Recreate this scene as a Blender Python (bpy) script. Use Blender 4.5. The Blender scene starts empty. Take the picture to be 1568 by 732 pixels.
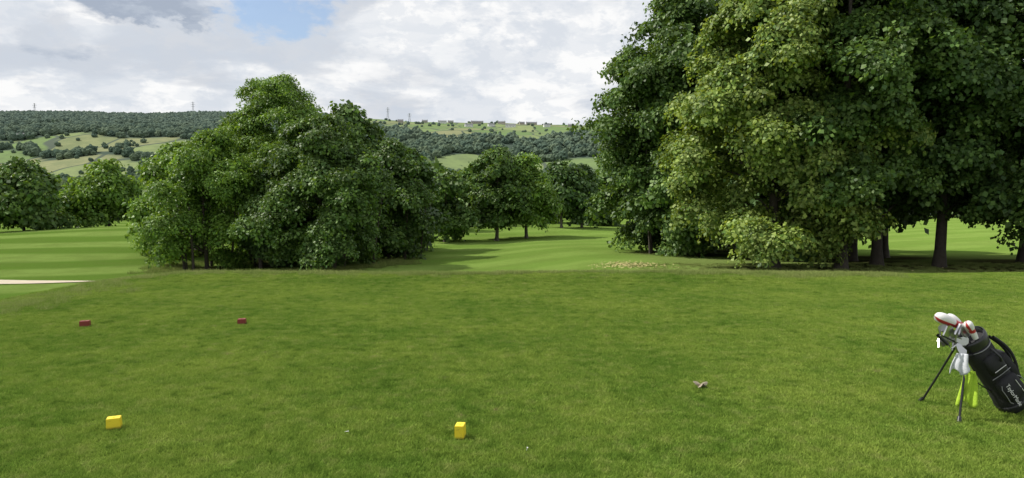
import bpy, math, random, bmesh
import numpy as np
from mathutils import Vector, Matrix, noise
rng=np.random.default_rng(11)
random.seed(5)
scene=bpy.context.scene
def link(o):
    scene.collection.objects.link(o); return o
def ss(a,b,x):
    t=np.clip((x-a)/(b-a),0,1); return t*t*(3-2*t)

# ------------------------------------------------------------ terrain height
def H(x,y):
    x=np.asarray(x,dtype=float); y=np.asarray(y,dtype=float)
    und=0.28*np.sin(x*.06+1)*np.sin(y*.055+.4)+0.12*np.sin(x*.17-y*.11)
    zl=-2.7*ss(14.0,20,y)
    yr=[14,15.2,17,20,25,33,45,60,80]; zr=[0,-.09,-.36,-.76,-1.18,-1.6,-2.05,-2.4,-2.7]
    zrr=sum(np.interp(y+d,yr,zr) for d in (-1,-.5,0,.5,1))/5*ss(13,15.5,y)
    w=ss(-3,5,x)
    zn=zl*(1-w)+zrr*w
    mx=ss(-20,-6.5,x)
    zn=zn*mx+(-2.7)*(1-mx)
    k=np.clip(-zn/2.7,0,1)
    z=zn+und*k*ss(20,40,y)+0.02*np.sin(x*.9+.3)*np.sin(y*.7)*(1-k)
    z=z+.06*np.exp(-((y-13.9)/.9)**2)*ss(-8,-6,x)*(1-.6*ss(3,9,x))*(1+.5*np.sin(x*.8))
    z=z+.9*np.exp(-((x+38)/13)**2-((y-72)/16)**2)+.5*np.exp(-((x-5)/10)**2-((y-84)/14)**2)
    z=z+np.interp(y,[150,300,600,800,1000,1200,1400,2400,3600],[0,-22,-57,-37,21,74,127,253,255])
    z=z+np.clip(-.03*x,-40,28)*ss(900,2400,y)
    w=ss(250,900,y)
    z=z+w*(6*np.sin(x*.0061+1.2+y*.002)+4*np.sin(x*.013+y*.009)+2.0*np.sin(x*.031-y*.012))*(1-.55*ss(1500,2300,y))
    return z
def Hs(x,y): return float(H(x,y))

# ------------------------------------------------------------ helpers
def mk(name,V,F,mat=None,parent=None,smooth=False,attrs=None):
    V=np.asarray(V,dtype=np.float32); me=bpy.data.meshes.new(name)
    me.vertices.add(len(V)); me.vertices.foreach_set('co',V.ravel())
    if F is not None and len(F):
        F=np.asarray(F,dtype=np.int32); k=F.shape[1]
        me.loops.add(F.size); me.loops.foreach_set('vertex_index',F.ravel())
        me.polygons.add(len(F)); me.polygons.foreach_set('loop_start',np.arange(len(F),dtype=np.int32)*k)
        if smooth: me.polygons.foreach_set('use_smooth',np.ones(len(F),dtype=bool))
    me.update(calc_edges=True)
    if attrs:
        for a,v in attrs.items():
            v=np.asarray(v,dtype=np.float32)
            if v.ndim==2:
                at=me.attributes.new(a,'FLOAT_VECTOR','POINT'); at.data.foreach_set('vector',v.ravel())
            else:
                at=me.attributes.new(a,'FLOAT','POINT'); at.data.foreach_set('value',v)
    if mat: me.materials.append(mat)
    o=bpy.data.objects.new(name,me)
    if parent: o.parent=parent
    return o
def empty(name,loc):
    e=bpy.data.objects.new(name,None); e.location=loc; e.empty_display_size=.3; return link(e)

class NT:
    def __init__(s,tree): s.t=tree
    def n(s,typ,**kw):
        nd=s.t.nodes.new(typ)
        for k,v in kw.items():
            if k=='inp':
                for i,val in v.items(): 
                    if isinstance(val,bpy.types.NodeSocket): s.t.links.new(val,nd.inputs[i])
                    else: nd.inputs[i].default_value=val
            else: setattr(nd,k,v)
        return nd
    def math(s,op,a,b=0.0,c=None,clamp=False):
        nd=s.n('ShaderNodeMath',operation=op,inp={0:a,1:b}); nd.use_clamp=clamp
        if c is not None:
            if isinstance(c,bpy.types.NodeSocket): s.t.links.new(c,nd.inputs[2])
            else: nd.inputs[2].default_value=c
        return nd.outputs[0]
    def mix(s,f,a,b,bt='MIX'):
        nd=s.n('ShaderNodeMix',data_type='RGBA',blend_type=bt)
        for i,v in ((0,f),(6,a),(7,b)):
            if isinstance(v,bpy.types.NodeSocket): s.t.links.new(v,nd.inputs[i])
            else: nd.inputs[i].default_value=v if i==0 else (*v,1)[:4]
        return nd.outputs[2]
    def noise(s,vec,scale,detail=4,rough=.55,dist=0):
        nd=s.n('ShaderNodeTexNoise',inp={'Scale':scale,'Detail':detail,'Roughness':rough,'Distortion':dist})
        if vec is not None: s.t.links.new(vec,nd.inputs['Vector'])
        return nd.outputs['Fac']
    def sstep(s,v,a,b):
        nd=s.n('ShaderNodeMapRange',interpolation_type='SMOOTHSTEP',inp={0:v,1:a,2:b}); return nd.outputs[0]
def newmat(name):
    m=bpy.data.materials.new(name); m.use_nodes=True; t=m.node_tree; t.nodes.clear(); N=NT(t)
    out=N.n('ShaderNodeOutputMaterial'); return m,N,out
def simple(name,col,rough=.6,metal=0,nscale=8,namt=.15,bump=0,spec=.5):
    m,N,out=newmat(name)
    tc=N.n('ShaderNodeTexCoord').outputs['Object']
    nf=N.noise(tc,nscale,4)
    c=N.mix(nf,tuple(max(0,v*(1-namt*2)) for v in col),tuple(v*(1+namt*1.2) for v in col))
    p=N.n('ShaderNodeBsdfPrincipled',inp={'Base Color':c,'Roughness':rough,'Metallic':metal,'Specular IOR Level':spec})
    if bump:
        b=N.n('ShaderNodeBump',inp={'Strength':bump,'Distance':.01,'Height':N.noise(tc,nscale*6,3)})
        N.t.links.new(b.outputs[0],p.inputs['Normal'])
    N.t.links.new(p.outputs[0],out.inputs[0]); return m

# grass palette shared by the ground sheet and blades
def grass_color(N,pos):
    n1=N.noise(pos,.55,6,.80); n2=N.noise(pos,6.0,4,.72)
    c=N.mix(N.sstep(n1,.34,.66),(.122,.218,.032),(.225,.310,.056))
    c=N.mix(N.math('MULTIPLY',N.sstep(n2,.48,.68),.45),c,(.31,.34,.11))
    c=N.mix(N.math('MULTIPLY',N.sstep(n2,.48,.30),.70),c,(.062,.118,.017))
    wear=N.math('MULTIPLY',N.sstep(n2,.67,.74),.75)
    return N.mix(wear,c,(.27,.215,.12))

# ------------------------------------------------------------ materials
def leafmat(name,ca,cb,trans=.3):
    m,N,out=newmat(name)
    lv=N.n('ShaderNodeAttribute',attribute_name='lv').outputs['Fac']
    oi=N.n('ShaderNodeAttribute',attribute_name='br').outputs['Fac']
    c=N.mix(lv,ca,cb)
    f=N.math('MULTIPLY_ADD',oi,.8,.62)
    v=N.n('ShaderNodeVectorMath',operation='SCALE',inp={0:c}); N.t.links.new(f,v.inputs['Scale'])
    p=N.n('ShaderNodeBsdfPrincipled',inp={'Base Color':v.outputs[0],'Roughness':.5,'Specular IOR Level':.3})
    v2=N.mix(1.0,v.outputs[0],(1.5,1.35,.5),'MULTIPLY')
    tr=N.n('ShaderNodeBsdfTranslucent',inp={'Color':v2})
    mx=N.n('ShaderNodeMixShader',inp={0:trans,1:p.outputs[0],2:tr.outputs[0]})
    N.t.links.new(mx.outputs[0],out.inputs[0]); return m
M_lime=leafmat('lime_leaves',(.080,.155,.026),(.290,.365,.088),.3)
M_syc=leafmat('sycamore_leaves',(.050,.110,.024),(.130,.208,.044),.27)
M_ash=leafmat('ash_leaves',(.078,.165,.024),(.180,.290,.048),.32)
M_dark=leafmat('dark_leaves',(.040,.090,.024),(.100,.170,.040),.22)
M_far=leafmat('distant_leaves',(.060,.108,.040),(.125,.185,.062),.2)
M_bark=simple('bark',(.075,.062,.048),.9,nscale=6,namt=.35,bump=.6)
M_barkpale=simple('pale_bark',(.17,.15,.115),.9,nscale=5,namt=.35,bump=.6)

def ground_mat():
    m,N,out=newmat('grass_ground')
    pos=N.n('ShaderNodeNewGeometry').outputs['Position']
    A=lambda a:N.n('ShaderNodeAttribute',attribute_name=a).outputs['Fac']
    sep=N.n('ShaderNodeSeparateXYZ',inp={0:pos}); X,Y=sep.outputs[0],sep.outputs[1]
    tee=N.mix(1.0,grass_color(N,pos),(.85,.85,.85),'MULTIPLY')
    wob=N.math('MULTIPLY',N.noise(pos,.022,2),22.0)
    ph=N.math('ADD',N.math('ADD',N.math('MULTIPLY',Y,.85),N.math('MULTIPLY',X,-.30)),wob)
    st=N.sstep(N.math('SINE',N.math('MULTIPLY',ph,.85)),-.6,.6)
    left=N.sstep(X,5,-18)
    st=N.math('MULTIPLY_ADD',N.math('SUBTRACT',st,.5),N.math('MULTIPLY_ADD',left,.65,.35),.5)
    fc=N.mix(st,(.138,.238,.038),(.250,.360,.084))
    nn=N.noise(pos,.35,6,.7)
    fc=N.mix(N.math('MULTIPLY',N.sstep(nn,.4,.65),.5),fc,(.155,.222,.048))
    c=N.mix(A('fair'),tee,fc)
    rc=N.mix(N.noise(pos,3,4,.7),(.11,.175,.036),(.26,.29,.11))
    c=N.mix(A('rough'),c,rc)
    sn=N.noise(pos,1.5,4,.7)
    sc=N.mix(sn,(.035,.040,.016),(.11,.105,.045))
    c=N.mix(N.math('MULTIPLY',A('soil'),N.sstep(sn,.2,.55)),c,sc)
    fine=N.noise(pos,45,3,.7)
    c=N.mix(N.sstep(fine,.3,.75),N.mix(1.0,c,(.62,.66,.6),'MULTIPLY'),N.mix(1.0,c,(1.15,1.12,1.15),'MULTIPLY'))
    b1=N.n('ShaderNodeBump',inp={'Strength':.8,'Distance':.04,'Height':N.noise(pos,18,4,.8)})
    p=N.n('ShaderNodeBsdfDiffuse',inp={'Color':c,'Roughness':.8,'Normal':b1.outputs[0]})
    N.t.links.new(p.outputs[0],out.inputs[0]); return m
def blade_mat(name,rough=False):
    m,N,out=newmat(name)
    pos=N.n('ShaderNodeNewGeometry').outputs['Position']
    lv=N.n('ShaderNodeAttribute',attribute_name='lv').outputs['Fac']
    c=grass_color(N,pos) if not rough else N.mix(N.noise(pos,2,2),(.12,.19,.036),(.29,.32,.12))
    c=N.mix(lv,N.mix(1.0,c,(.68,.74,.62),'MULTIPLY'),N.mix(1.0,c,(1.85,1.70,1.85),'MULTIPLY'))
    p=N.n('ShaderNodeBsdfDiffuse',inp={'Color':c})
    tr=N.n('ShaderNodeBsdfTranslucent',inp={'Color':c})
    mx=N.n('ShaderNodeMixShader',inp={0:.3,1:p.outputs[0],2:tr.outputs[0]})
    N.t.links.new(mx.outputs[0],out.inputs[0]); return m
M_ground=ground_mat(); M_blade=blade_mat('grass_blades'); M_rough=blade_mat('rough_grass_blades',True)

def hill_mat():
    m,N,out=newmat('hill_fields')
    pos=N.n('ShaderNodeNewGeometry').outputs['Position']
    w=N.n('ShaderNodeTexNoise',inp={'Vector':pos,'Scale':.006,'Detail':2})
    pp=N.n('ShaderNodeVectorMath',operation='MULTIPLY_ADD',inp={0:w.outputs['Color'],1:(70,70,0),2:pos}).outputs[0]
    sc=N.n('ShaderNodeVectorMath',operation='MULTIPLY',inp={0:pp,1:(.009,.0055,0)}).outputs[0]
    vo=N.n('ShaderNodeTexVoronoi',inp={'Vector':sc,'Scale':1.0,'Randomness':.8})
    ve=N.n('ShaderNodeTexVoronoi',feature='DISTANCE_TO_EDGE',inp={'Vector':sc,'Scale':1.0,'Randomness':.8})
    r=N.n('ShaderNodeSeparateColor',inp={0:vo.outputs['Color']})
    c=N.mix(r.outputs[0],(.135,.215,.080),(.23,.27,.125))  # field tones bluer and paler, distance haze put into the base colour
    c=N.mix(N.math('MULTIPLY',N.sstep(r.outputs[1],.5,.75),.7),c,(.26,.245,.145))
    c=N.mix(N.math('MULTIPLY',N.sstep(N.noise(pos,.03,6,.75),.35,.65),.6),c,(.125,.16,.085))
    c=N.mix(N.sstep(ve.outputs['Distance'],.03,.012),c,(.09,.11,.085))
    wd=N.n('ShaderNodeAttribute',attribute_name='wood').outputs['Fac']
    c=N.mix(wd,c,(.065,.09,.07))
    p=N.n('ShaderNodeBsdfDiffuse',inp={'Color':c})
    N.t.links.new(p.outputs[0],out.inputs[0]); return m
M_hill=hill_mat()
def wood_mat():
    m,N,out=newmat('woodland_leaves')
    g=N.n('ShaderNodeNewGeometry'); pos=g.outputs['Position']
    oi=N.n('ShaderNodeObjectInfo').outputs['Random']
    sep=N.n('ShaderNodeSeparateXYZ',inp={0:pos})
    c=N.mix(oi,(.045,.085,.042),(.130,.170,.070))
    c=N.mix(N.math('MULTIPLY',N.noise(pos,.35,3,.7),.5),c,(.04,.065,.04))
    c=N.mix(N.math('MULTIPLY',N.sstep(sep.outputs[1],200,2000),.55),c,(.145,.185,.175))  # aerial haze painted into the leaf colour, paler and bluer with distance
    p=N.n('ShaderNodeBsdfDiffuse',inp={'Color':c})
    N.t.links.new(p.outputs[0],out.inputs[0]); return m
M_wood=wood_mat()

# ------------------------------------------------------------ tree positions
trees=[ # species,x,y,h,r,crown_base,kind,nlobes,nsprays,spray_scale,leafset
 ('ash_tree',-15.4,46.0,13.0,3.8,1.0,'tall',34,1750,1.05,'ash'),
 ('sycamore_tree',-11.3,41.2,9.3,4.2,0,'bush',36,2300,1.05,'syc'),
 ('ash_tree',-18.6,42.0,8.6,3.6,0,'bush',30,1700,1.05,'ash'),
 ('sycamore_tree',-15.2,43.6,7.4,2.4,0,'bush',20,700,1.1,'dark'),
 ('sycamore_tree',-24.0,50,8.2,3.2,0,'bush',20,900,1.4,'ash'),
 ('sycamore_tree',-8.6,48,8.2,3.0,.3,'bush',22,950,1.35,'syc'),
 ('ash_tree',-12.3,54,11.2,3.4,.5,'round',18,700,1.6,'syc'),
 ('sycamore_tree',-20.2,51,10.4,3.4,.5,'round',20,800,1.6,'syc'),
 ('sycamore_tree',-8.9,57,8.8,3.0,.2,'bush',18,700,1.6,'dark'),
 ('ash_tree',-6.6,68,7.6,2.8,.6,'round',18,500,1.6,'syc'),
 ('oak_tree',-1.55,70,9.6,3.0,1.3,'round',22,750,1.5,'syc'),
 ('oak_tree',1.5,72,9.0,3.6,1.3,'round',22,850,1.6,'ash'),
 ('ash_tree',6.6,92,8.9,3.0,2.2,'round',18,500,2.1,'dark'),
 ('ash_tree',9.6,95,8.4,2.8,1.4,'round',16,450,2.1,'dark'),
 ('sycamore_tree',-53,75,7.8,4.4,0,'bush',24,700,2.1,'syc'),
 ('sycamore_tree',-49,84,8.2,5.0,0,'bush',24,700,2.2,'ash'),
 ('sycamore_tree',10.4,42,17.5,5.2,-.4,'bush',60,3500,1.35,'syc'),
 ('ash_tree',15,47,18,5.0,1,'tall',26,800,2.0,'dark'),
 ('lime_tree',10.85,28.5,15.0,3.9,.2,'lime',92,4700,.95,'lime'),
 ('lime_tree',13.2,27.6,15.5,3.3,1.9,'tall',36,1900,1.1,'syc'),
 ('sycamore_tree',15.9,30,16,4.5,1.9,'tall',36,2000,1.25,'syc'),
 ('sycamore_tree',18.0,29,16,4.1,1.9,'tall',40,2200,1.15,'dark'),
 ('lime_tree',20.6,27,16,4.0,.6,'tall',40,2300,1.1,'syc'),
 ('sycamore_tree',17.0,34.5,17,4.0,2.0,'tall',22,700,1.9,'dark'),
 ('sycamore_tree',20.5,38,17,4.5,2.2,'tall',22,600,2.0,'dark'),
 ('sycamore_tree',24.5,33,17,4.5,2.2,'tall',22,700,1.9,'syc'),
 ('sycamore_tree',13.8,36,16,3.8,.4,'tall',24,800,1.9,'dark'),
]

# ------------------------------------------------------------ ground
def axis(segs):
    a=[]
    for s,e,d in segs: a.append(np.arange(s,e,d))
    a.append([segs[-1][1]]); return np.concatenate(a)
def grid(xs,ys,hf):
    X,Y=np.meshgrid(xs,ys); Z=hf(X,Y)
    V=np.stack([X.ravel(),Y.ravel(),Z.ravel()],1)
    nx,ny=len(xs),len(ys); i=np.arange(nx-1)[None,:]+np.arange(ny-1)[:,None]*nx; i=i.ravel()
    F=np.stack([i,i+1,i+nx+1,i+nx],1); return V,F,X.ravel(),Y.ravel()
xs=axis([(-600,-150,30),(-150,-60,4),(-60,-30,1),(-30,30,.4),(30,60,1),(60,150,4),(150,600,30)])
ys=axis([(-60,0,3),(0,60,.4),(60,170,1.5)])
V,F,gx,gy=grid(xs,ys,H)
tee=(1-ss(14.2,19+9*ss(0,8,gx),gy))*ss(-15,-7,gx)
fair=1-tee
edge=np.exp(-((gy-14.8)/.8)**2)*ss(-8,-6.5,gx)*(1-ss(3,9,gx)*.6)+np.exp(-((gx+8)/1.2)**2)*(1-ss(14,16,gy))*.35
rough=np.clip(edge,0,1)+ss(5,9,gx)*(1-ss(36,44,gy))*ss(17,21,gy)*.7
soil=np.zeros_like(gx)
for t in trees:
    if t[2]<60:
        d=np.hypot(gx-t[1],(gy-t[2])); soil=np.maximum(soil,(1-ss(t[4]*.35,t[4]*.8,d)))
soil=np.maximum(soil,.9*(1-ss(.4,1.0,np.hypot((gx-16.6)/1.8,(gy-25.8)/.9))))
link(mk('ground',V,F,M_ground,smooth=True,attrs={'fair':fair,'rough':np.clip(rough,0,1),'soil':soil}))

# hills
def in_field(x,y):
    s=x/y
    j=18*np.sin(x*.03)+14*np.sin(x*.011+2)+10*np.sin(y*.02+x*.02)
    f=(s<-.45)&(y+j>1040)&(y+j<1360)
    f&=~((np.abs(y+.25*(x+800)+j-1215)<12))
    f|=(((x+62)/66)**2+((y-1120+j*.5)/95)**2<1)
    f|=(((x-85)/85)**2+((y-1150+j)/60)**2<1)
    f|=(((x-20)/70)**2+((y-1255+j)/16)**2<1)
    f|=(y+j*1.6>1400)&(s>-.255+.01*np.sin(y*.01))
    f|=(y+j>1600)&(y+j<1680)&(s<-.5)
    f|=(s<-.36)&(s>-.47)&(y+j>1230)&(y+j<1300)
    return f
xs=axis([(-3200,-1700,60),(-1700,900,14),(900,3200,60)]); ys=axis([(170,900,20),(900,2500,14),(2500,3600,60)])
V,F,hx,hy=grid(xs,ys,H)
wood=(~in_field(hx,hy)).astype(float)*ss(200,400,hy)
link(mk('hill',V,F,M_hill,smooth=True,attrs={'wood':wood}))

# ------------------------------------------------------------ instancing
def gn_group(name,coll):
    ng=bpy.data.node_groups.new(name,'GeometryNodeTree')
    ng.interface.new_socket('Geometry',in_out='INPUT',socket_type='NodeSocketGeometry')
    ng.interface.new_socket('Geometry',in_out='OUTPUT',socket_type='NodeSocketGeometry')
    N=NT(ng); gi=N.n('NodeGroupInput'); go=N.n('NodeGroupOutput')
    ci=N.n('GeometryNodeCollectionInfo'); ci.inputs[0].default_value=coll
    ci.inputs['Separate Children'].default_value=True; ci.inputs['Reset Children'].default_value=True
    rv=N.n('FunctionNodeRandomValue',data_type='INT'); 
    mn=[s for s in rv.inputs if s.name=='Min' and s.type=='INT'][0]; mxx=[s for s in rv.inputs if s.name=='Max' and s.type=='INT'][0]
    mn.default_value=0; mxx.default_value=len(coll.objects)-1
    ro=[s for s in rv.outputs if s.type=='INT'][0]
    a1=N.n('GeometryNodeInputNamedAttribute',data_type='FLOAT_VECTOR'); a1.inputs[0].default_value='rot'
    a2=N.n('GeometryNodeInputNamedAttribute',data_type='FLOAT'); a2.inputs[0].default_value='scl'
    ip=N.n('GeometryNodeInstanceOnPoints'); ip.inputs['Pick Instance'].default_value=True
    L=ng.links.new
    L(gi.outputs[0],ip.inputs['Points']); L(ci.outputs[0],ip.inputs['Instance']); L(ro,ip.inputs['Instance Index'])
    L([s for s in a1.outputs if s.enabled][0],ip.inputs['Rotation']); L([s for s in a2.outputs if s.enabled][0],ip.inputs['Scale'])
    L(ip.outputs[0],go.inputs[0]); return ng
def scatter(name,P,rot,scl,ng,parent=None):
    o=mk(name,P,None,None,parent,attrs={'rot':rot,'scl':scl})
    link(o); m=o.modifiers.new('instances','NODES'); m.node_group=ng; return o

def spray(n,size,seed,R=.5,droop=.30,width=.62):
    r=np.random.default_rng(seed)
    a=r.uniform(0,2*np.pi,n); q=np.sqrt(r.uniform(0,1,n))*r.uniform(.75,1.25,n)
    out=np.stack([np.cos(a),np.sin(a),np.zeros(n)],1)
    p=out*(q*R)[:,None]; p[:,0]*=1.25; p[:,1]*=.8; p[:,2]=-droop*R*q**2+r.normal(0,.16,n)*R
    tip=out*.7+np.stack([np.zeros(n)]*2+[-.35-.4*q],1)+r.normal(0,.5,(n,3)); tip/=np.linalg.norm(tip,axis=1)[:,None]
    nor=out*.25+np.array([0,0,1.])+r.normal(0,.45,(n,3)); side=np.cross(tip,nor); side/=np.linalg.norm(side,axis=1)[:,None]
    s=size*r.uniform(.65,1.3,n)[:,None]
    mid=p+tip*s*.5; up=np.cross(side,tip)
    V=np.stack([p,mid+side*s*width*.5+up*s*.08,p+tip*s,mid-side*s*width*.5+up*s*.08],1).reshape(-1,3)
    return V,np.repeat(r.uniform(0,1,n),4)
LS={}
def leafset(nm,mat,n,size,**k):
    LS[nm]=([spray(n,size,i*7+len(nm),**k) for i in range(8)],mat)
leafset('lime',M_lime,58,.150,droop=.5,width=.85); leafset('syc',M_syc,54,.155,width=.85)
leafset('ash',M_ash,58,.155,width=.6); leafset('dark',M_dark,52,.155,width=.85); leafset('far',M_far,30,.25,width=.9)
def foliage(P,rot,scl,ls,parent,seed,maxl=None,lsc=1.0):
    T,mat=LS[ls]; r=np.random.default_rng(seed); pick=r.integers(0,len(T),len(P)); Vs=[];lvs=[];brs=[]
    ct,st=np.cos(rot[:,1]),np.sin(rot[:,1]); cp,sp_=np.cos(rot[:,2]),np.sin(rot[:,2])
    spin=r.uniform(0,6.28,len(P)); c0,s0=np.cos(spin),np.sin(spin)
    Z=np.zeros_like(ct); O=np.ones_like(ct)
    Ry=np.stack([ct,Z,st,Z,O,Z,-st,Z,ct],1).reshape(-1,3,3); Rz=np.stack([cp,-sp_,Z,sp_,cp,Z,Z,Z,O],1).reshape(-1,3,3); R0=np.stack([c0,-s0,Z,s0,c0,Z,Z,Z,O],1).reshape(-1,3,3)
    R=Rz@Ry@R0; br=r.uniform(0,1,len(P))
    for k,(v,lv) in enumerate(T):
        if maxl: v=v[:maxl*4]; lv=lv[:maxl*4]
        if lsc!=1:
            c=v.reshape(-1,4,3); m0=c.mean(1,keepdims=True); v=(m0+(c-m0)*lsc).reshape(-1,3)
        m=pick==k
        q=np.einsum('nij,vj->nvi',R[m],v)*scl[m][:,None,None]+P[m][:,None,:]
        Vs.append(q.reshape(-1,3)); lvs.append(np.tile(lv,m.sum())); brs.append(np.repeat(br[m],len(lv)))
    V=np.concatenate(Vs); n=len(V)//4
    return link(mk('foliage',V,np.arange(n*4).reshape(n,4),mat,parent,attrs={'lv':np.concatenate(lvs),'br':np.concatenate(brs)}))

def crown(h,r,base,kind,nl,ns,r_,sc=1.0):
    lob=[]
    for i in range(nl):
        t=(i+.5)/nl
        t=min(.99,max(0.0,t+r_.uniform(-.04,.04)))
        if kind=='lime': p=max(.05,math.sin(math.pi*(.36+.61*t)))**.9
        elif kind=='tall': p=(math.sin(math.pi*(.16+.80*t)))**.55
        elif kind=='bush': p=(math.sin(math.pi*(.30+.65*t)))**.7
        else: p=(math.sin(math.pi*(.22+.72*t)))**.65
        lr=r*(.25 if kind=='lime' else .33)*r_.uniform(.65,1.25)*(.5+.5*p)
        a=i*2.39996+r_.uniform(-.5,.5); rad=max(0,p*r*r_.uniform(.80,1.20)-lr)*(1.0 if i%4 else .5)
        z=base+lr*.5+t*(h-base-1.3*lr)
        lob.append((math.cos(a)*rad,math.sin(a)*rad,z,lr))
    L=np.array(lob); w=L[:,3]**2
    nt=max(nl*4,ns//6); idx=r_.choice(nl,nt,p=w/w.sum())
    d=r_.normal(0,1,(nt,3)); d/=np.linalg.norm(d,axis=1)[:,None]; d[:,2]=np.where(d[:,2]<-.4,-d[:,2],d[:,2])
    outw=L[idx,:3].copy(); outw[:,2]=0; outw/=np.linalg.norm(outw,axis=1)[:,None]+.3
    d=d+outw*.55; d/=np.linalg.norm(d,axis=1)[:,None]
    rr=np.where(r_.random(nt)<.85,r_.uniform(.62,1.12,nt),r_.uniform(.2,.7,nt))*np.where(r_.random(nt)<.14,1.4,1)
    TC=L[idx,:3]+d*(L[idx,3]*rr)[:,None]*np.array([1,1,.9])
    tr_=np.clip(L[idx,3]*.38,.26,1.3)*r_.uniform(.55,1.4,nt)
    k=r_.integers(0,nt,ns); q=np.clip(r_.normal(0,.55,(ns,3)),-1.5,1.5)
    al=r_.uniform(-.8,1.0,ns); P=TC[k]+q*tr_[k][:,None]*np.array([.75,.75,.34])+d[k]*np.array([1,1,.3])*(al*tr_[k])[:,None]
    P[:,2]-=np.clip(al,0,1)**2*tr_[k]*.55
    keep=P[:,2]>.35; P=P[keep]; k=k[keep]; q=q[keep]; ns=len(P)
    out=np.stack([P[:,0],P[:,1],np.zeros(ns)],1); out/=np.linalg.norm(out,axis=1)[:,None]+1e-6
    n=d[k]*.45+out*.3+q*.15+np.array([0,0,.85])+r_.normal(0,.22,(ns,3)); n/=np.linalg.norm(n,axis=1)[:,None]
    rot=np.stack([np.zeros(ns),np.arccos(np.clip(n[:,2],-1,1)),np.arctan2(n[:,1],n[:,0])],1)
    return P,rot,r_.uniform(.65,1.3,ns)*sc,L
def tube_list(paths,sides=8):
    Vs=[];Fs=[];o=0
    for pts,rs in paths:
        pts=np.array(pts,float); n=len(pts)
        for k in range(n):
            d=pts[min(k+1,n-1)]-pts[max(k-1,0)]; d/=np.linalg.norm(d)+1e-9
            u=np.cross(d,[0.3,1,.1]); u/=np.linalg.norm(u)+1e-9; v=np.cross(d,u)
            for s in range(sides):
                a=2*math.pi*s/sides; Vs.append(pts[k]+(u*math.cos(a)+v*math.sin(a))*rs[k])
        for k in range(n-1):
            for s in range(sides):
                a=o+k*sides+s; b=o+k*sides+(s+1)%sides; Fs.append((a,b,b+sides,a+sides))
        o+=n*sides
    return np.array(Vs),np.array(Fs)
def tree(spec,idx):
    nm,x,y,h,r,base,kind,nl,ns,sc,ls=spec
    r_=np.random.default_rng(100+idx); z=Hs(x,y)
    e=empty(nm,(x,y,z))
    P,rot,scl,L=crown(h,r,base,kind,nl,ns,r_,sc)
    tr=.0125*h if kind!='round' else .018*h
    wx,wy=r_.uniform(-.25,.25,2)
    def ax(t): return np.array([wx*math.sin(t*3)*.8,wy*math.sin(t*2.3),t*h*.9])
    tp=[np.array([0,0,-.2]),np.array([0,0,.12])]+[ax(t) for t in np.linspace(.05,1,12)]
    paths=[(tp,[tr*1.9,tr*1.45]+[tr*1.12,tr*1.02]+[tr*(1-.9*k/10) for k in range(1,11)])]
    for k in range(0,nl,1 if nl<32 else 2):
        lx,ly,lz,lr=L[k]; st=max(.12,min(.8,(lz-.25*math.hypot(lx,ly)-.6)/h*1.0)); a=ax(st/.9*1.0 if st<.8 else .85)
        b=np.array([lx,ly,max(lz,.8)]); mid=a*.5+b*.5+np.array([0,0,.25])
        paths.append(([a,mid,b],[tr*.35,tr*.2,tr*.06]))
    if kind=='bush' and y<60:
        for k in range(6):
            a=r_.uniform(0,6.28); q=r_.uniform(.3,.75)*r
            paths.append(([(math.cos(a)*q,math.sin(a)*q,-.1),(math.cos(a)*q*1.05,math.sin(a)*q*1.05,1.2),(math.cos(a)*q*1.2,math.sin(a)*q*1.2,h*.45)],[.09,.07,.03]))
    V,F=tube_list(paths,8)
    link(mk('trunk',V,F,M_barkpale if nm=='oak_tree' or (nm=='ash_tree' and y>80) else M_bark,e,smooth=True))
    foliage(P,rot,scl,ls,e,idx,maxl=None if y<50 else 34,lsc=1.0 if y<50 else 1.3)
for i,t in enumerate(trees): tree(t,i)

# distant belts of trees (single masses)
def belt(name,items,ls,seed):
    r_=np.random.default_rng(seed); Ps=[];Rs=[];Ss=[];paths=[]
    for (x,y,h,r) in items:
        P,rot,scl,L=crown(h,r,-.2,'bush',16,250,r_,3.0)
        z=Hs(x,y); Ps.append(P+np.array([x,y,z])); Rs.append(rot); Ss.append(scl)
        paths.append(([(x,y,z-.2),(x,y,z+h*.7)],[.25,.08]))
    e=empty(name,(0,0,0))
    V,F=tube_list(paths,6); link(mk('trunks',V,F,M_bark,e))
    foliage(np.concatenate(Ps),np.concatenate(Rs),np.concatenate(Ss),ls,e,seed,maxl=28,lsc=1.1 if ls=='far' else 1.6)
it=[]
for x in np.arange(-150,-28,6.0): it.append((x+rng.uniform(-2,2),132+rng.uniform(-8,14),rng.uniform(5.5,10),rng.uniform(3.4,5.2)))
for x in np.arange(-150,-28,10.0): it.append((x+rng.uniform(-2,2),165+rng.uniform(-8,14),rng.uniform(8.0,11),rng.uniform(4,6)))
belt('tree_belt',it,'far',3)
it=[]
for x in np.arange(-28,34,4.0): it.append((x+rng.uniform(-1.5,1.5),118+rng.uniform(-5,14),rng.uniform(5.0,8.0),rng.uniform(2.6,4.0)))
it+=[(-13,90,9.5,3.6),(-10,84,8.4,3.2),(-6,97,7.8,3.2),(-17,98,10,4),(-3.5,104,6.5,2.8),(13,104,8,3.2),(4,108,6.0,3)]
belt('tree_belt',it,'syc',4)
it=[]
for x in np.arange(34,170,7): it.append((x+rng.uniform(-2,2),128+rng.uniform(-6,20),rng.uniform(7.5,11),rng.uniform(3.8,5.5)))
belt('tree_belt',it,'far',5)

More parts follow.
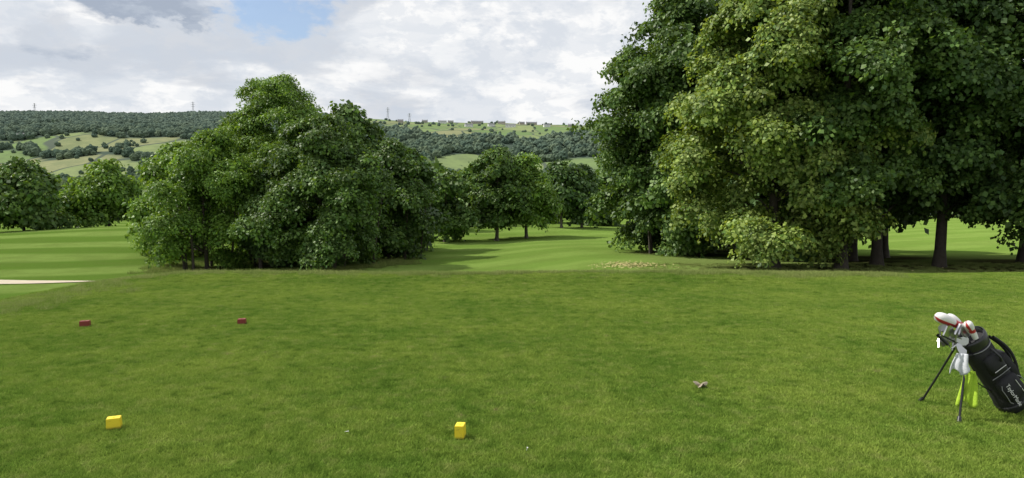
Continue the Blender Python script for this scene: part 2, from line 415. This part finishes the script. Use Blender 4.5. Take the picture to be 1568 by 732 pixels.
# ------------------------------------------------------------ woodland on hillside
wc=bpy.data.collections.new('woodland_trees')
for k in range(5):
    bm=bmesh.new(); bmesh.ops.create_icosphere(bm,subdivisions=3,radius=1)
    for v in bm.verts:
        n=noise.noise(v.co*1.6+Vector((k*9,3,1)))*.45+noise.noise(v.co*4+Vector((k*5,0,7)))*.35
        v.co=v.co*(1+n); v.co.z=v.co.z*.95+.35
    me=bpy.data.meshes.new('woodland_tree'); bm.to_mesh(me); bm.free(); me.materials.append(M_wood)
    wc.objects.link(bpy.data.objects.new('woodland_tree',me))
GW=gn_group('woodland_scatter',wc)
n=38000
y=rng.uniform(180,2500,n); s=rng.uniform(-.92,.42,n); x=s*y
keep=rng.random(n)<np.clip(y/1900,0.15,1)
f=in_field(x,y)&(y>900)
hedge=(np.abs(np.mod(x*.45+y,118)-6)<3.2)|(np.abs(np.mod(x*1.0-y*.35,143)-6)<3)
clump=(np.sin(x*.021+1)*np.sin(y*.017+x*.006)>.72)
keep&=(~f)|(rng.random(n)<.012)|(hedge&(rng.random(n)<.75)&(s<-.4))|(hedge&(s>-.3)&(rng.random(n)<.15))|(clump&(s<-.4)&(rng.random(n)<.35))
x,y,f=x[keep],y[keep],f[keep]
sc=rng.uniform(4.2,8.8,len(x))*np.where(f,.58,1)
P=np.stack([x,y,H(x,y)+sc*.35],1)
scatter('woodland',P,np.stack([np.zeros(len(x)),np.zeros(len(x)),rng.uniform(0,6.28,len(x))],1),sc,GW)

# ------------------------------------------------------------ houses + pylons on the far hill
M_stone=simple('stone_wall_render',(.38,.35,.30),.9,nscale=1); M_white=simple('white_render',(.7,.7,.68),.8,nscale=1,namt=.05)
M_slate=simple('slate_roof',(.16,.165,.18),.8,nscale=1); M_win=simple('window_glass',(.03,.035,.04),.2)
def house(nm,x,y,L,W,Hh,ang,wall):
    z=Hs(x,y)-1
    V=[];F=[];MI=[]
    def quad(a,m): 
        i=len(V); V.extend(a); F.append(tuple(range(i,i+len(a)))); MI.append(m)
    l,w=L/2,W/2; hh=Hh+1; rg=hh+W*.42
    quad([(-l,-w,0),(l,-w,0),(l,-w,hh),(-l,-w,hh)],0); quad([(l,w,0),(-l,w,0),(-l,w,hh),(l,w,hh)],0)
    quad([(l,-w,0),(l,w,0),(l,w,hh),(l,0,rg),(l,-w,hh)],0); quad([(-l,w,0),(-l,-w,0),(-l,-w,hh),(-l,0,rg),(-l,w,hh)],0)
    e=.4
    quad([(-l-e,-w-e,hh-.3),(l+e,-w-e,hh-.3),(l+e,0,rg+.15),(-l-e,0,rg+.15)],1); quad([(l+e,w+e,hh-.3),(-l-e,w+e,hh-.3),(-l-e,0,rg+.15),(l+e,0,rg+.15)],1)
    nwin=max(2,int(L/4))
    for k in range(nwin):
        cx=-l+(k+.5)*L/nwin
        for fz in (1.9,4.4):
            if fz+1.3<hh: quad([(cx-.6,-w-.03,fz),(cx+.6,-w-.03,fz),(cx+.6,-w-.03,fz+1.3),(cx-.6,-w-.03,fz+1.3)],2)
    for cx in (-l+.8,l-.8):
        c=.5
        b=[(cx-c,-c,rg-.6),(cx+c,-c,rg-.6),(cx+c,c,rg-.6),(cx-c,c,rg-.6)]; t=[(p[0],p[1],rg+1.4) for p in b]
        for k in range(4): quad([b[k],b[(k+1)%4],t[(k+1)%4],t[k]],0)
        quad(t,0)
    me=bpy.data.meshes.new(nm); me.from_pydata(V,[],F)
    for mm in (wall,M_slate,M_win): me.materials.append(mm)
    me.polygons.foreach_set('material_index',MI); o=link(bpy.data.objects.new(nm,me)); o.location=(x,y,z); o.rotation_euler[2]=ang
for (u,yy,L,wl) in [(-.125,2250,18,0),(-.100,2300,28,1),(-.088,2330,18,0),(-.062,2050,24,1),(-.05,2300,40,0),(-.030,2130,20,1),(-.015,2280,24,0),(-.002,2050,30,1),(.014,2300,18,0),(.028,2230,34,0),(.05,2050,20,1),(.085,2060,18,0),(-.6,1500,22,1),(-.72,1365,46,1),(-.70,1372,22,0),(-.16,2050,16,0)]:
    house('stone_house' if not wl else 'farm_house',u*yy,yy,L,8,6,random.uniform(-.4,.4),M_white if wl else M_stone)
M_steel=simple('galvanised_steel',(.25,.26,.27),.6)
def pylon(x,y,h):
    paths=[]
    def lw(z): return 3.2*(1-z/h)**1.2+.5
    lv=[0,.2,.38,.54,.68,.8,.9,1.0]
    for a in range(len(lv)-1):
        za,zb=lv[a]*h,lv[a+1]*h; A,B=lw(za),lw(zb)
        ca=[(-A,-A,za),(A,-A,za),(A,A,za),(-A,A,za)]; cb=[(-B,-B,zb),(B,-B,zb),(B,B,zb),(-B,B,zb)]
        for k in range(4):
            paths.append(([ca[k],cb[k]],[.28,.28])); paths.append(([ca[k],cb[(k+1)%4]],[.15,.15]))
    for zf,wd in ((.66,6),(.8,7.5),(.93,5.5)):
        for sgn in (-1,1):
            paths.append(([(0,0,zf*h),(sgn*wd,0,zf*h)],[.3,.15])); paths.append(([(0,0,zf*h+2),(sgn*wd,0,zf*h)],[.18,.15])); paths.append(([(sgn*wd,0,zf*h),(sgn*wd,0,zf*h-2)],[.12,.12]))
    V,F=tube_list(paths,4); o=link(mk('electricity_pylon',V,F,M_steel)); o.location=(x,y,Hs(x,y)-1)
for s_,yy,h in ((-.684,2350,40),(-.457,2350,46),(-.178,2380,44),(-.147,2380,30),(-.222,2390,30)): pylon(s_*yy,yy,h)

# ------------------------------------------------------------ grass
def tuft(name,mat,n,size,hmin,hmax,w,seed,lean=.5):
    r=np.random.default_rng(seed)
    rad=size*np.sqrt(r.uniform(0,1,n)); th=r.uniform(0,6.283,n)
    p=np.stack([rad*np.cos(th),rad*np.sin(th),np.zeros(n)],1)
    a=r.uniform(0,2*np.pi,n); h=r.uniform(hmin,hmax,n); ln=r.uniform(0,lean,n)*h; b=r.uniform(0,2*np.pi,n)
    sd=np.stack([np.cos(a),np.sin(a),np.zeros(n)],1)*w*.5
    tip=p+np.stack([np.cos(b)*ln*1.6,np.sin(b)*ln*1.6,h],1)
    V=np.stack([p-sd,p+sd,tip],1).reshape(-1,3)
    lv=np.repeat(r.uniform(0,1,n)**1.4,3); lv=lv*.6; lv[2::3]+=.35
    return mk(name,V,np.arange(n*3).reshape(n,3),mat,attrs={'lv':lv})
c=bpy.data.collections.new('grass_tufts')
for k in range(5): c.objects.link(tuft('grass_tuft',M_blade,4000,.34,.008,.027,.005,k,.9))
GG=gn_group('grass_scatter',c)
pts=[]
j=0
for yy in np.arange(3.1,15.2,.36):
    j+=1
    for xx in np.arange(-.80*yy-.9,.80*yy+.9,.40):
        pts.append((xx+.2*(j%2)+random.uniform(-.07,.07),yy+random.uniform(-.07,.07)))
pts=np.array(pts); xx,yy=pts[:,0],pts[:,1]
P=np.stack([xx,yy,H(xx,yy)],1); n=len(P)
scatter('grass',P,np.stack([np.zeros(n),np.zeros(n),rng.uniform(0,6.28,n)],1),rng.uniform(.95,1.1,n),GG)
c=bpy.data.collections.new('rough_tufts')
for k in range(4): c.objects.link(tuft('rough_tuft',M_rough,120,.17,.04,.13,.007,20+k,.7))
GR=gn_group('rough_scatter',c)
n=3000
y=14.6+rng.normal(0,.35,n); x=rng.uniform(-9,8,n)
x2=-7.8+rng.normal(0,.5,300); y2=rng.uniform(8.5,14.5,300)
x3=rng.uniform(5,26,3600); y3=rng.uniform(15,32,3600); k3=rng.random(3600)<.6*ss(14,20,y3); x3,y3=x3[k3],y3[k3]
y5=3.5+np.sqrt(rng.uniform(0,1,900))*11; x5=rng.uniform(-1,1,900)*.8*y5
a=rng.uniform(0,6.28,700); x4=-14.5+np.cos(a)*7.2+rng.normal(0,.7,700); y4=43.5+np.sin(a)*4.5+rng.normal(0,.6,700)
x=np.concatenate([x,x2,x3,x5,x4]); y=np.concatenate([y,y2,y3,y5,y4])
scl=rng.uniform(.35,.95,len(x)); scl[-700:]*=2.4; scl[-1600:-700]=rng.uniform(.15,.30,900)
P=np.stack([x,y,H(x,y)],1)
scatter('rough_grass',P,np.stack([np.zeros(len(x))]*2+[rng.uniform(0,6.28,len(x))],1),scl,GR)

# sand bunker
M_sand=simple('sand',(.50,.43,.32),.95,nscale=3,bump=.3)
bx,by=-28.0,36.0
Vb=[(bx,by,Hs(bx,by)+.02)];nb=48
for rr in (.5,1):
    for k in range(nb):
        a=2*math.pi*k/nb; q=rr*(1+.1*math.sin(3*a+1)+.06*math.sin(5*a)); X=bx+5.4*q*math.cos(a); Y=by+.9*q*math.sin(a)
        Vb.append((X,Y,Hs(X,Y)+.02*rr+.015))
bm=bmesh.new(); bv=[bm.verts.new(v) for v in Vb]
for k in range(nb):
    bm.faces.new((bv[0],bv[1+k],bv[1+(k+1)%nb])); bm.faces.new((bv[1+k],bv[1+nb+k],bv[1+nb+(k+1)%nb],bv[1+(k+1)%nb]))
me=bpy.data.meshes.new('sand_bunker'); bm.to_mesh(me); bm.free(); me.materials.append(M_sand); link(bpy.data.objects.new('sand_bunker',me))

# fallen leaves patch
M_litter=simple('yellow_fallen_leaves',(.50,.43,.18),.8,nscale=4,namt=.35)
n=750; lx=5.1+rng.normal(0,.7,n); ly=30.5+rng.normal(0,1.1,n)
lx=np.concatenate([lx,rng.uniform(3,22,60)]); ly=np.concatenate([ly,rng.uniform(16,30,60)]); n=len(lx)
P=np.stack([lx,ly,H(lx,ly)+.05],1); a=rng.uniform(0,6.28,n); s=rng.uniform(.03,.055,n)
dx=np.stack([np.cos(a)*s,np.sin(a)*s,rng.uniform(-.3,.5,n)*s],1); dy=np.stack([-np.sin(a)*s,np.cos(a)*s,rng.uniform(-.3,.5,n)*s],1)*.7
V=np.stack([P-dx,P+dy,P+dx,P-dy],1).reshape(-1,3); link(mk('fallen_leaves',V,np.arange(n*4).reshape(n,4),M_litter))

# dead leaf close to camera
M_dead=simple('dead_leaf',(.36,.31,.22),.8,nscale=20,namt=.3)
bm=bmesh.new(); c0=bm.verts.new((0,0,.03)); ring=[]
for k in range(60):
    a=2*math.pi*k/60; q=.02+.045*abs(math.cos(a*2.5))**1.3; q*=1+.15*random.random()
    ring.append(bm.verts.new((q*math.cos(a)*1.15,q*math.sin(a),.022+.02*math.sin(3*a+1)+.01*random.random())))
for k in range(60): bm.faces.new((c0,ring[k],ring[(k+1)%60]))
me=bpy.data.meshes.new('dead_leaf'); bm.to_mesh(me); bm.free(); me.materials.append(M_dead)
o=link(bpy.data.objects.new('dead_leaf',me)); o.location=(1.64,5.93,Hs(1.64,5.93)); o.rotation_euler=(.15,.1,.6)

# ------------------------------------------------------------ tee markers
def marker_mat(nm,col):
    m,N,out=newmat(nm); tc=N.n('ShaderNodeTexCoord').outputs['Object']
    c=N.mix(N.sstep(N.noise(tc,30,6,.7),.55,.75),col,tuple(v*.55+.02 for v in col))
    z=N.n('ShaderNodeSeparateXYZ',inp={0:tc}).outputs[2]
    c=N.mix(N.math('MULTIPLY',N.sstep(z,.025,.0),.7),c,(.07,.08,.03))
    b=N.n('ShaderNodeBump',inp={'Strength':.25,'Distance':.004,'Height':N.noise(tc,60,5)})
    p=N.n('ShaderNodeBsdfPrincipled',inp={'Base Color':c,'Roughness':.5,'Normal':b.outputs[0]})
    N.t.links.new(p.outputs[0],out.inputs[0]); return m
M_y=marker_mat('yellow_paint',(.80,.62,.03)); M_r=marker_mat('red_paint',(.20,.028,.020))
def marker(nm,x,y,dx,dy,dz,ang,mat):
    bm=bmesh.new(); bmesh.ops.create_cube(bm,size=1)
    for v in bm.verts:
        top=v.co.z>0; v.co.x*=dx*(.96 if top else 1); v.co.y*=dy*(.94 if top else 1); v.co.z=(v.co.z+.5)*dz
    bmesh.ops.bevel(bm,geom=list(bm.edges),offset=.0025,segments=2,affect='EDGES')
    r=bmesh.ops.create_cone(bm,segments=12,radius1=.008,radius2=.007,depth=.004,cap_ends=True); bmesh.ops.translate(bm,verts=r['verts'],vec=(0,0,dz+.0015))
    r=bmesh.ops.create_cone(bm,segments=8,radius1=.002,radius2=.006,depth=.08,cap_ends=True); bmesh.ops.translate(bm,verts=r['verts'],vec=(0,0,-.04))
    me=bpy.data.meshes.new(nm); bm.to_mesh(me); bm.free(); me.materials.append(mat)
    o=link(bpy.data.objects.new(nm,me)); o.location=(x,y,Hs(x,y)+.004); o.rotation_euler=(.02,-.02,ang)
marker('tee_marker',-2.82,4.81,.092,.07,.078,.35,M_y)
marker('tee_marker',-.352,4.63,.064,.09,.092,-.12,M_y)
marker('tee_marker',-5.40,8.66,.115,.08,.075,.3,M_r)
marker('tee_marker',-3.47,8.80,.10,.08,.07,.15,M_r)
M_tee=simple('white_plastic',(.75,.75,.72),.4,namt=.03)
for x,y,a in ((-1.15,4.7,1.4),(.095,4.36,.3)):
    bm=bmesh.new(); r=bmesh.ops.create_cone(bm,segments=10,radius1=.001,radius2=.0018,depth=.022,cap_ends=True)
    r=bmesh.ops.create_cone(bm,segments=10,radius1=.002,radius2=.0055,depth=.006,cap_ends=True); bmesh.ops.translate(bm,verts=r['verts'],vec=(0,0,.014))
    me=bpy.data.meshes.new('golf_tee'); bm.to_mesh(me); bm.free(); me.materials.append(M_tee)
    o=link(bpy.data.objects.new('golf_tee',me)); o.location=(x,y,Hs(x,y)+.018); o.rotation_euler=(a,.2,a)

# ------------------------------------------------------------ golf bag
M_blk=simple('black_fabric',(.014,.014,.016),.75,nscale=30,bump=.3); M_blk2=simple('black_plastic',(.02,.02,.022),.35)
M_wh=simple('white_leather',(.72,.71,.70),.5,namt=.06,nscale=12); M_red=simple('red_trim',(.45,.03,.03),.5)
M_chr=simple('club_steel',(.55,.55,.56),.28,metal=1,namt=.1); M_limec=simple('lime_towel',(.40,.60,.04),.9,nscale=25,bump=.5,namt=.25)
M_wtowel=simple('white_towel',(.62,.64,.68),.9,nscale=25,bump=.4)
M_grey=simple('grey_trim',(.25,.25,.26),.6)
bag=empty('golf_bag',(0.005,-.05,0))
B=np.array([3.83,5.24,.075]); T=np.array([3.42,5.18,.60])
A=(T-B)/np.linalg.norm(T-B); Ln=np.linalg.norm(T-B)
Un=np.cross(A,[0,1,0]); Un/=np.linalg.norm(Un)
if Un[2]<0: Un=-Un
Wn=np.cross(A,Un); 
if Wn[1]>0: Wn=-Wn
def bp(t,u=0,w=0): return B+A*Ln*t+Un*u+Wn*w
def loft(name,secs,mat,seg=28,parent=bag,cap=True,pw=2.0):
    V=[];F=[]
    for (t,u,w,ru,rw) in secs:
        for k in range(seg):
            a=2*math.pi*k/seg; cu,cw=math.cos(a),math.sin(a)
            q=(abs(cu)**pw+abs(cw)**pw)**(-1/pw)
            V.append(bp(t,u+ru*cu*q,w+rw*cw*q))
    n=len(secs)
    for i in range(n-1):
        for k in range(seg):
            a=i*seg+k; b=i*seg+(k+1)%seg; F.append((a,b,b+seg,a+seg))
    faces=[tuple(f) for f in F]
    if cap: faces+= [tuple(range(seg)),tuple(range((n-1)*seg,n*seg))]
    me=bpy.data.meshes.new(name); me.from_pydata([tuple(v) for v in V],[],faces); me.materials.append(mat)
    for p in me.polygons: p.use_smooth=len(p.vertices)==4
    o=link(bpy.data.objects.new(name,me)); o.parent=parent; return o
loft('body',[(0.03,0,0,.112,.105),(.08,0,0,.118,.110),(.2,0,0,.113,.106),(.22,0,0,.108,.102),(.45,0,0,.104,.100),(.6,.0,0,.106,.100),(.75,0,0,.100,.098),(.9,0,0,.100,.098)],M_blk,pw=2.4)
loft('base',[(-.02,0,0,.098,.092),(.0,0,0,.118,.112),(.07,0,0,.122,.114),(.09,0,0,.115,.108)],M_blk2,pw=2.6)
loft('collar',[(.88,0,0,.104,.102),(.90,0,0,.112,.108),(.97,0,0,.118,.112),(1.0,0,0,.116,.110),(1.0,0,0,.100,.096),(.93,0,0,.098,.094)],M_blk2,cap=False)
loft('divider',[(.93,0,0,.098,.094),(.94,0,0,.09,.09)],M_blk)
loft('front_pocket',[(.14,.0,.085,.03,.02),(.17,.0,.095,.075,.045),(.28,0,.10,.085,.055),(.42,0,.095,.08,.045),(.46,0,.085,.03,.02)],M_blk,pw=3.2)
loft('valuables_pocket',[(.52,.0,.085,.03,.02),(.54,.0,.092,.06,.035),(.64,0,.095,.065,.04),(.74,0,.09,.06,.035),(.77,0,.085,.03,.02)],M_blk,pw=3.2)
loft('upper_pocket',[(.25,.08,.0,.02,.03),(.28,.10,.0,.04,.07),(.45,.105,.0,.045,.08),(.62,.10,0,.04,.07),(.66,.08,0,.02,.03)],M_blk,pw=3.0)
def tubes(name,paths,mat,sides=8,parent=bag):
    V,F=tube_list(paths,sides); o=link(mk(name,V,F,mat,parent,smooth=True)); return o
pip=[]
for u in (-.085,.085):
    pip.append(([bp(t,u*(1 if .2<t<.42 else .8),.135+.02*math.sin((t-.14)*9)) for t in np.linspace(.17,.43,8)],[.003]*8))
pip.append(([bp(.5,u,.10+.004*math.cos(u*20)) for u in np.linspace(-.08,.08,6)],[.0035]*6))
pip.append(([bp(.86,u,math.sqrt(max(0,.104**2-u*u))) for u in np.linspace(-.095,.095,9)],[.004]*9))
tubes('piping',pip,M_grey)
tubes('zip',[([bp(t,.05-.03*t,.150) for t in np.linspace(.2,.4,5)],[.0025]*5),([bp(.60,u,.139) for u in np.linspace(-.05,.05,5)],[.0025]*5)],M_wh)
st=[]
for off in (0,.03):
    pts=[bp(.88-.55*s,.11+.045*math.sin(math.pi*s)+off*.3,.03+off) for s in np.linspace(0,1,12)]
    st.append((pts,[.011]*12))
tubes('shoulder_strap',st,M_blk)
tubes('carry_handle',[([bp(.62+.2*s,.04,.10+.045*math.sin(math.pi*s)) for s in np.linspace(0,1,8)],[.008]*8)],M_blk2)
fc=bpy.data.curves.new('lettering','FONT'); fc.body='TaylorMade'; fc.size=.042; fc.extrude=.0008; fc.align_x='CENTER'
lo=link(bpy.data.objects.new('lettering',fc)); lo.parent=bag; fc.materials.append(M_wh)
xd=Vector(-A); zd=Vector(Wn); yd=zd.cross(xd)
mw=Matrix((( xd.x,yd.x,zd.x),(xd.y,yd.y,zd.y),(xd.z,yd.z,zd.z))).to_4x4(); mw.translation=Vector(bp(.27,-.05,.158)); lo.matrix_local=mw
tubes('stand_legs',[([(3.35,5.09,.47),(3.31,5.055,.24),(3.27,5.02,.01)],[.0085]*3),([(3.36,5.24,.50),(3.32,5.37,.25),(3.28,5.50,.01)],[.0085]*3)],M_blk2)
tubes('leg_feet',[([(3.275,5.025,.035),(3.262,5.01,.0)],[.014,.017]),([(3.284,5.49,.035),(3.272,5.515,.0)],[.014,.017])],M_blk2)
tubes('stand_mechanism',[([(3.35,5.09,.47),tuple(bp(.86,-.08,.06))],[.012,.014]),([(3.36,5.24,.50),tuple(bp(.86,-.08,-.06))],[.012,.014]),([(3.33,5.075,.33),tuple(bp(.3,-.1,.02))],[.004,.004])],M_blk2)
def club_shaft(p): return ([tuple(bp(.85,random.uniform(-.05,.05),random.uniform(-.05,.05))),tuple(p)],[.005,.0045])
def iron(name,p,ang,tilt,sz=1.0):
    bm=bmesh.new()
    prof=[(-.01,0),(-.012,.02),(.0,.035),(.03,.045),(.062,.060),(.078,.045),(.08,.018),(.066,.0),(.03,-.006)]
    f=[bm.verts.new((x*sz,-.006,z*sz)) for x,z in prof]; b=[bm.verts.new((x*sz,.006+.006*(z<.02),z*sz)) for x,z in prof]
    bm.faces.new(f); bm.faces.new(b[::-1])
    for k in range(len(prof)): bm.faces.new((f[k],b[k],b[(k+1)%len(prof)],f[(k+1)%len(prof)]))
    r=bmesh.ops.create_cone(bm,segments=10,radius1=.006,radius2=.007,depth=.06,cap_ends=True); bmesh.ops.translate(bm,verts=r['verts'],vec=(-.006,0,-.02))
    bmesh.ops.recalc_face_normals(bm,faces=bm.faces)
    me=bpy.data.meshes.new(name); bm.to_mesh(me); bm.free(); me.materials.append(M_chr)
    o=link(bpy.data.objects.new(name,me)); o.parent=bag; o.location=p; o.rotation_euler=(tilt,ang,random.uniform(-.6,.6))
heads=[(3.20,5.10,.60),(3.235,5.15,.57),(3.26,5.08,.62),(3.22,5.2,.64),(3.275,5.12,.555),(3.30,5.2,.60),(3.19,5.16,.56),(3.30,5.09,.66),(3.25,5.06,.55)]
for k,p in enumerate(heads): iron('iron_club',p,-.9+.25*k,.3-.1*k,1.15)
tubes('shafts',[club_shaft(p) for p in heads]+[club_shaft((3.33,5.15,.68)),club_shaft((3.36,5.1,.68))],M_chr)
def cover(name,p0,p1,r0,r1,r2,stripe=True):
    p0=np.array(p0);p1=np.array(p1);n=14;pts=[];rs=[]
    for k in range(n):
        s=k/(n-1); pts.append(p0*(1-s)+p1*s+np.array([0,0,.012*math.sin(s*3.1)]))
        rs.append(max(.004,(r0*(1-s)+r1*s if s<.5 else (r1+(r2-r1)*math.sin((s-.5)*math.pi)))*math.sqrt(max(0,1-max(0,(s-.72)/.28)**2))))
    V,F=tube_list([(pts,rs)],18); o=link(mk(name,V,F,M_wh,bag,smooth=True)); o.data.materials.append(M_red)
    if stripe:
        mi=[1 if (int(i//18) in (4,5) or (int(i%18) in (2,3,11,12) and i//18>5)) else 0 for i in range(len(F))]
        o.data.polygons.foreach_set('material_index',mi)
cover('driver_head_cover',(3.40,5.14,.64),(3.12,5.12,.765),.024,.034,.046)
cover('fairway_head_cover',(3.44,5.2,.62),(3.28,5.24,.745),.022,.028,.038)
cover('hybrid_head_cover',(3.42,5.1,.60),(3.33,5.08,.725),.02,.026,.034)
tubes('putter',[([(3.36,5.12,.53),(3.16,5.08,.625)],[.006,.006]),([(3.125,5.08,.63),(3.20,5.075,.56)],[.013,.012])],M_blk2)
tubes('rain_hood_loop',[([tuple(bp(1.0+.10*math.sin(math.pi*s),.10*math.cos(math.pi*s),.03)) for s in np.linspace(0,1,14)],[.006]*14)],M_blk2)
def cloth(name,cx,cy,z0,z1,w0,w1,mat,ph):
    nu,nv=22,14;V=[];F=[]
    for j in range(nv):
        s=j/(nv-1); w=w0*(1-s)+w1*s
        for i in range(nu):
            u=i/(nu-1)-.5
            V.append((cx+u*w+.010*math.sin(s*4+ph),cy-u*w*.6-.010*math.sin(u*15+ph+s)*(.3+s),z0*(1-s)+z1*s+.022*math.cos(u*9+ph)*s))
    for j in range(nv-1):
        for i in range(nu-1):
            a=j*nu+i;F.append((a,a+1,a+nu+1,a+nu))
    o=link(mk(name,np.array(V),np.array(F),mat,bag,smooth=True)); m=o.modifiers.new('s','SOLIDIFY'); m.thickness=.004
cloth('lime_towel',3.345,5.05,.37,.12,.06,.115,M_limec,.5)
cloth('white_towel',3.275,5.04,.50,.36,.06,.12,M_wtowel,2.0)

# ------------------------------------------------------------ world / sky
elev=math.radians(49); az=math.radians(-80)
wd=bpy.data.worlds.new('World'); scene.world=wd; wd.use_nodes=True; t=wd.node_tree; t.nodes.clear(); N=NT(t)
out=N.n('ShaderNodeOutputWorld'); bg=N.n('ShaderNodeBackground')
sky=N.n('ShaderNodeTexSky',sky_type='NISHITA'); sky.sun_disc=False; sky.sun_elevation=elev; sky.sun_rotation=az; sky.air_density=1.2; sky.dust_density=1.0
tc=N.n('ShaderNodeTexCoord').outputs['Generated']; sp=N.n('ShaderNodeSeparateXYZ',inp={0:tc})
den=N.math('ADD',N.math('ABSOLUTE',sp.outputs[2]),.16)
cv=N.n('ShaderNodeCombineXYZ',inp={0:N.math('DIVIDE',sp.outputs[0],den),1:N.math('DIVIDE',sp.outputs[1],den),2:0.0}).outputs[0]
sh=N.n('ShaderNodeVectorMath',operation='ADD',inp={0:cv,1:(5.3,2.1,.13)}).outputs[0]
n2=N.noise(sh,1.2,7,.55,.3)
n3=N.noise(sh,3.4,7,.6,.2)
pv=N.n('ShaderNodeVectorMath',operation='MULTIPLY',inp={0:tc,1:(7.0,7.0,14.0)}).outputs[0]
n4=N.noise(pv,1.0,8,.62,.2)
n5=N.noise(pv,2.6,7,.62,.2)
def blob(cx,cz,rx,rz):
    nz=N.math('MULTIPLY',N.math('SUBTRACT',N.math('MULTIPLY_ADD',n5,.6,N.math('MULTIPLY',n4,.4)),.5),7.5)
    a=N.math('DIVIDE',N.math('SUBTRACT',N.math('DIVIDE',sp.outputs[0],sp.outputs[1]),cx),rx); b=N.math('DIVIDE',N.math('SUBTRACT',sp.outputs[2],cz),rz)
    d=N.math('ADD',N.math('ADD',N.math('MULTIPLY',a,a),N.math('MULTIPLY',b,b)),nz); return N.sstep(d,1.4,.2)
blue=N.math('MULTIPLY',blob(-.34,.245,.085,.038),.72)
front=N.sstep(sp.outputs[1],0,.2); blue=N.math('MULTIPLY',blue,front)
dark=N.math('ADD',N.math('MULTIPLY',N.sstep(n2,.48,.62),.55),N.math('ADD',N.math('MULTIPLY',blob(-.52,.255,.13,.038),.9),N.math('MULTIPLY',blob(-.66,.185,.06,.03),.5)),clamp=True)
dark=N.math('MULTIPLY',dark,N.sstep(sp.outputs[2],.03,.14))
cc=N.mix(dark,(.98,.98,.98),(.40,.46,.56))
cc=N.mix(N.math('MULTIPLY',N.sstep(n4,.46,.56),.48),cc,(.58,.64,.73))
cc=N.mix(N.math('MULTIPLY',N.sstep(n5,.48,.57),.38),cc,(.60,.66,.75))
cc=N.mix(N.math('MULTIPLY',N.sstep(n3,.50,.58),.28),cc,(.64,.70,.78))
cc=N.mix(N.math('MULTIPLY',N.sstep(sp.outputs[2],.10,.0),.8),cc,(.84,.88,.93))
sk=N.n('ShaderNodeVectorMath',operation='SCALE',inp={0:sky.outputs[0],'Scale':.12}).outputs[0]
sk=N.mix(1.0,sk,(.9,1.0,1.15),'MULTIPLY')
col=N.mix(blue,cc,sk)
t.links.new(col,bg.inputs[0]); bg.inputs[1].default_value=1.0; t.links.new(bg.outputs[0],out.inputs[0])

S=Vector((math.sin(az)*math.cos(elev),math.cos(az)*math.cos(elev),math.sin(elev)))
sd=bpy.data.lights.new('sun','SUN'); sd.energy=5.0; sd.angle=math.radians(.6); sd.color=(1,.95,.86)
so=link(bpy.data.objects.new('sun',sd)); so.rotation_euler=S.to_track_quat('Z','Y').to_euler(); so.location=(-20,-10,40)

cam=bpy.data.cameras.new('camera'); co=link(bpy.data.objects.new('camera',cam)); cam.lens=24.3; cam.sensor_width=36
cam.clip_end=9000; cam.clip_start=.05
co.location=(0,0,1.65); co.rotation_euler=(math.radians(90-3.57),0,0); scene.camera=co
scene.view_settings.view_transform='Standard'; scene.view_settings.look='None'; scene.view_settings.exposure=0
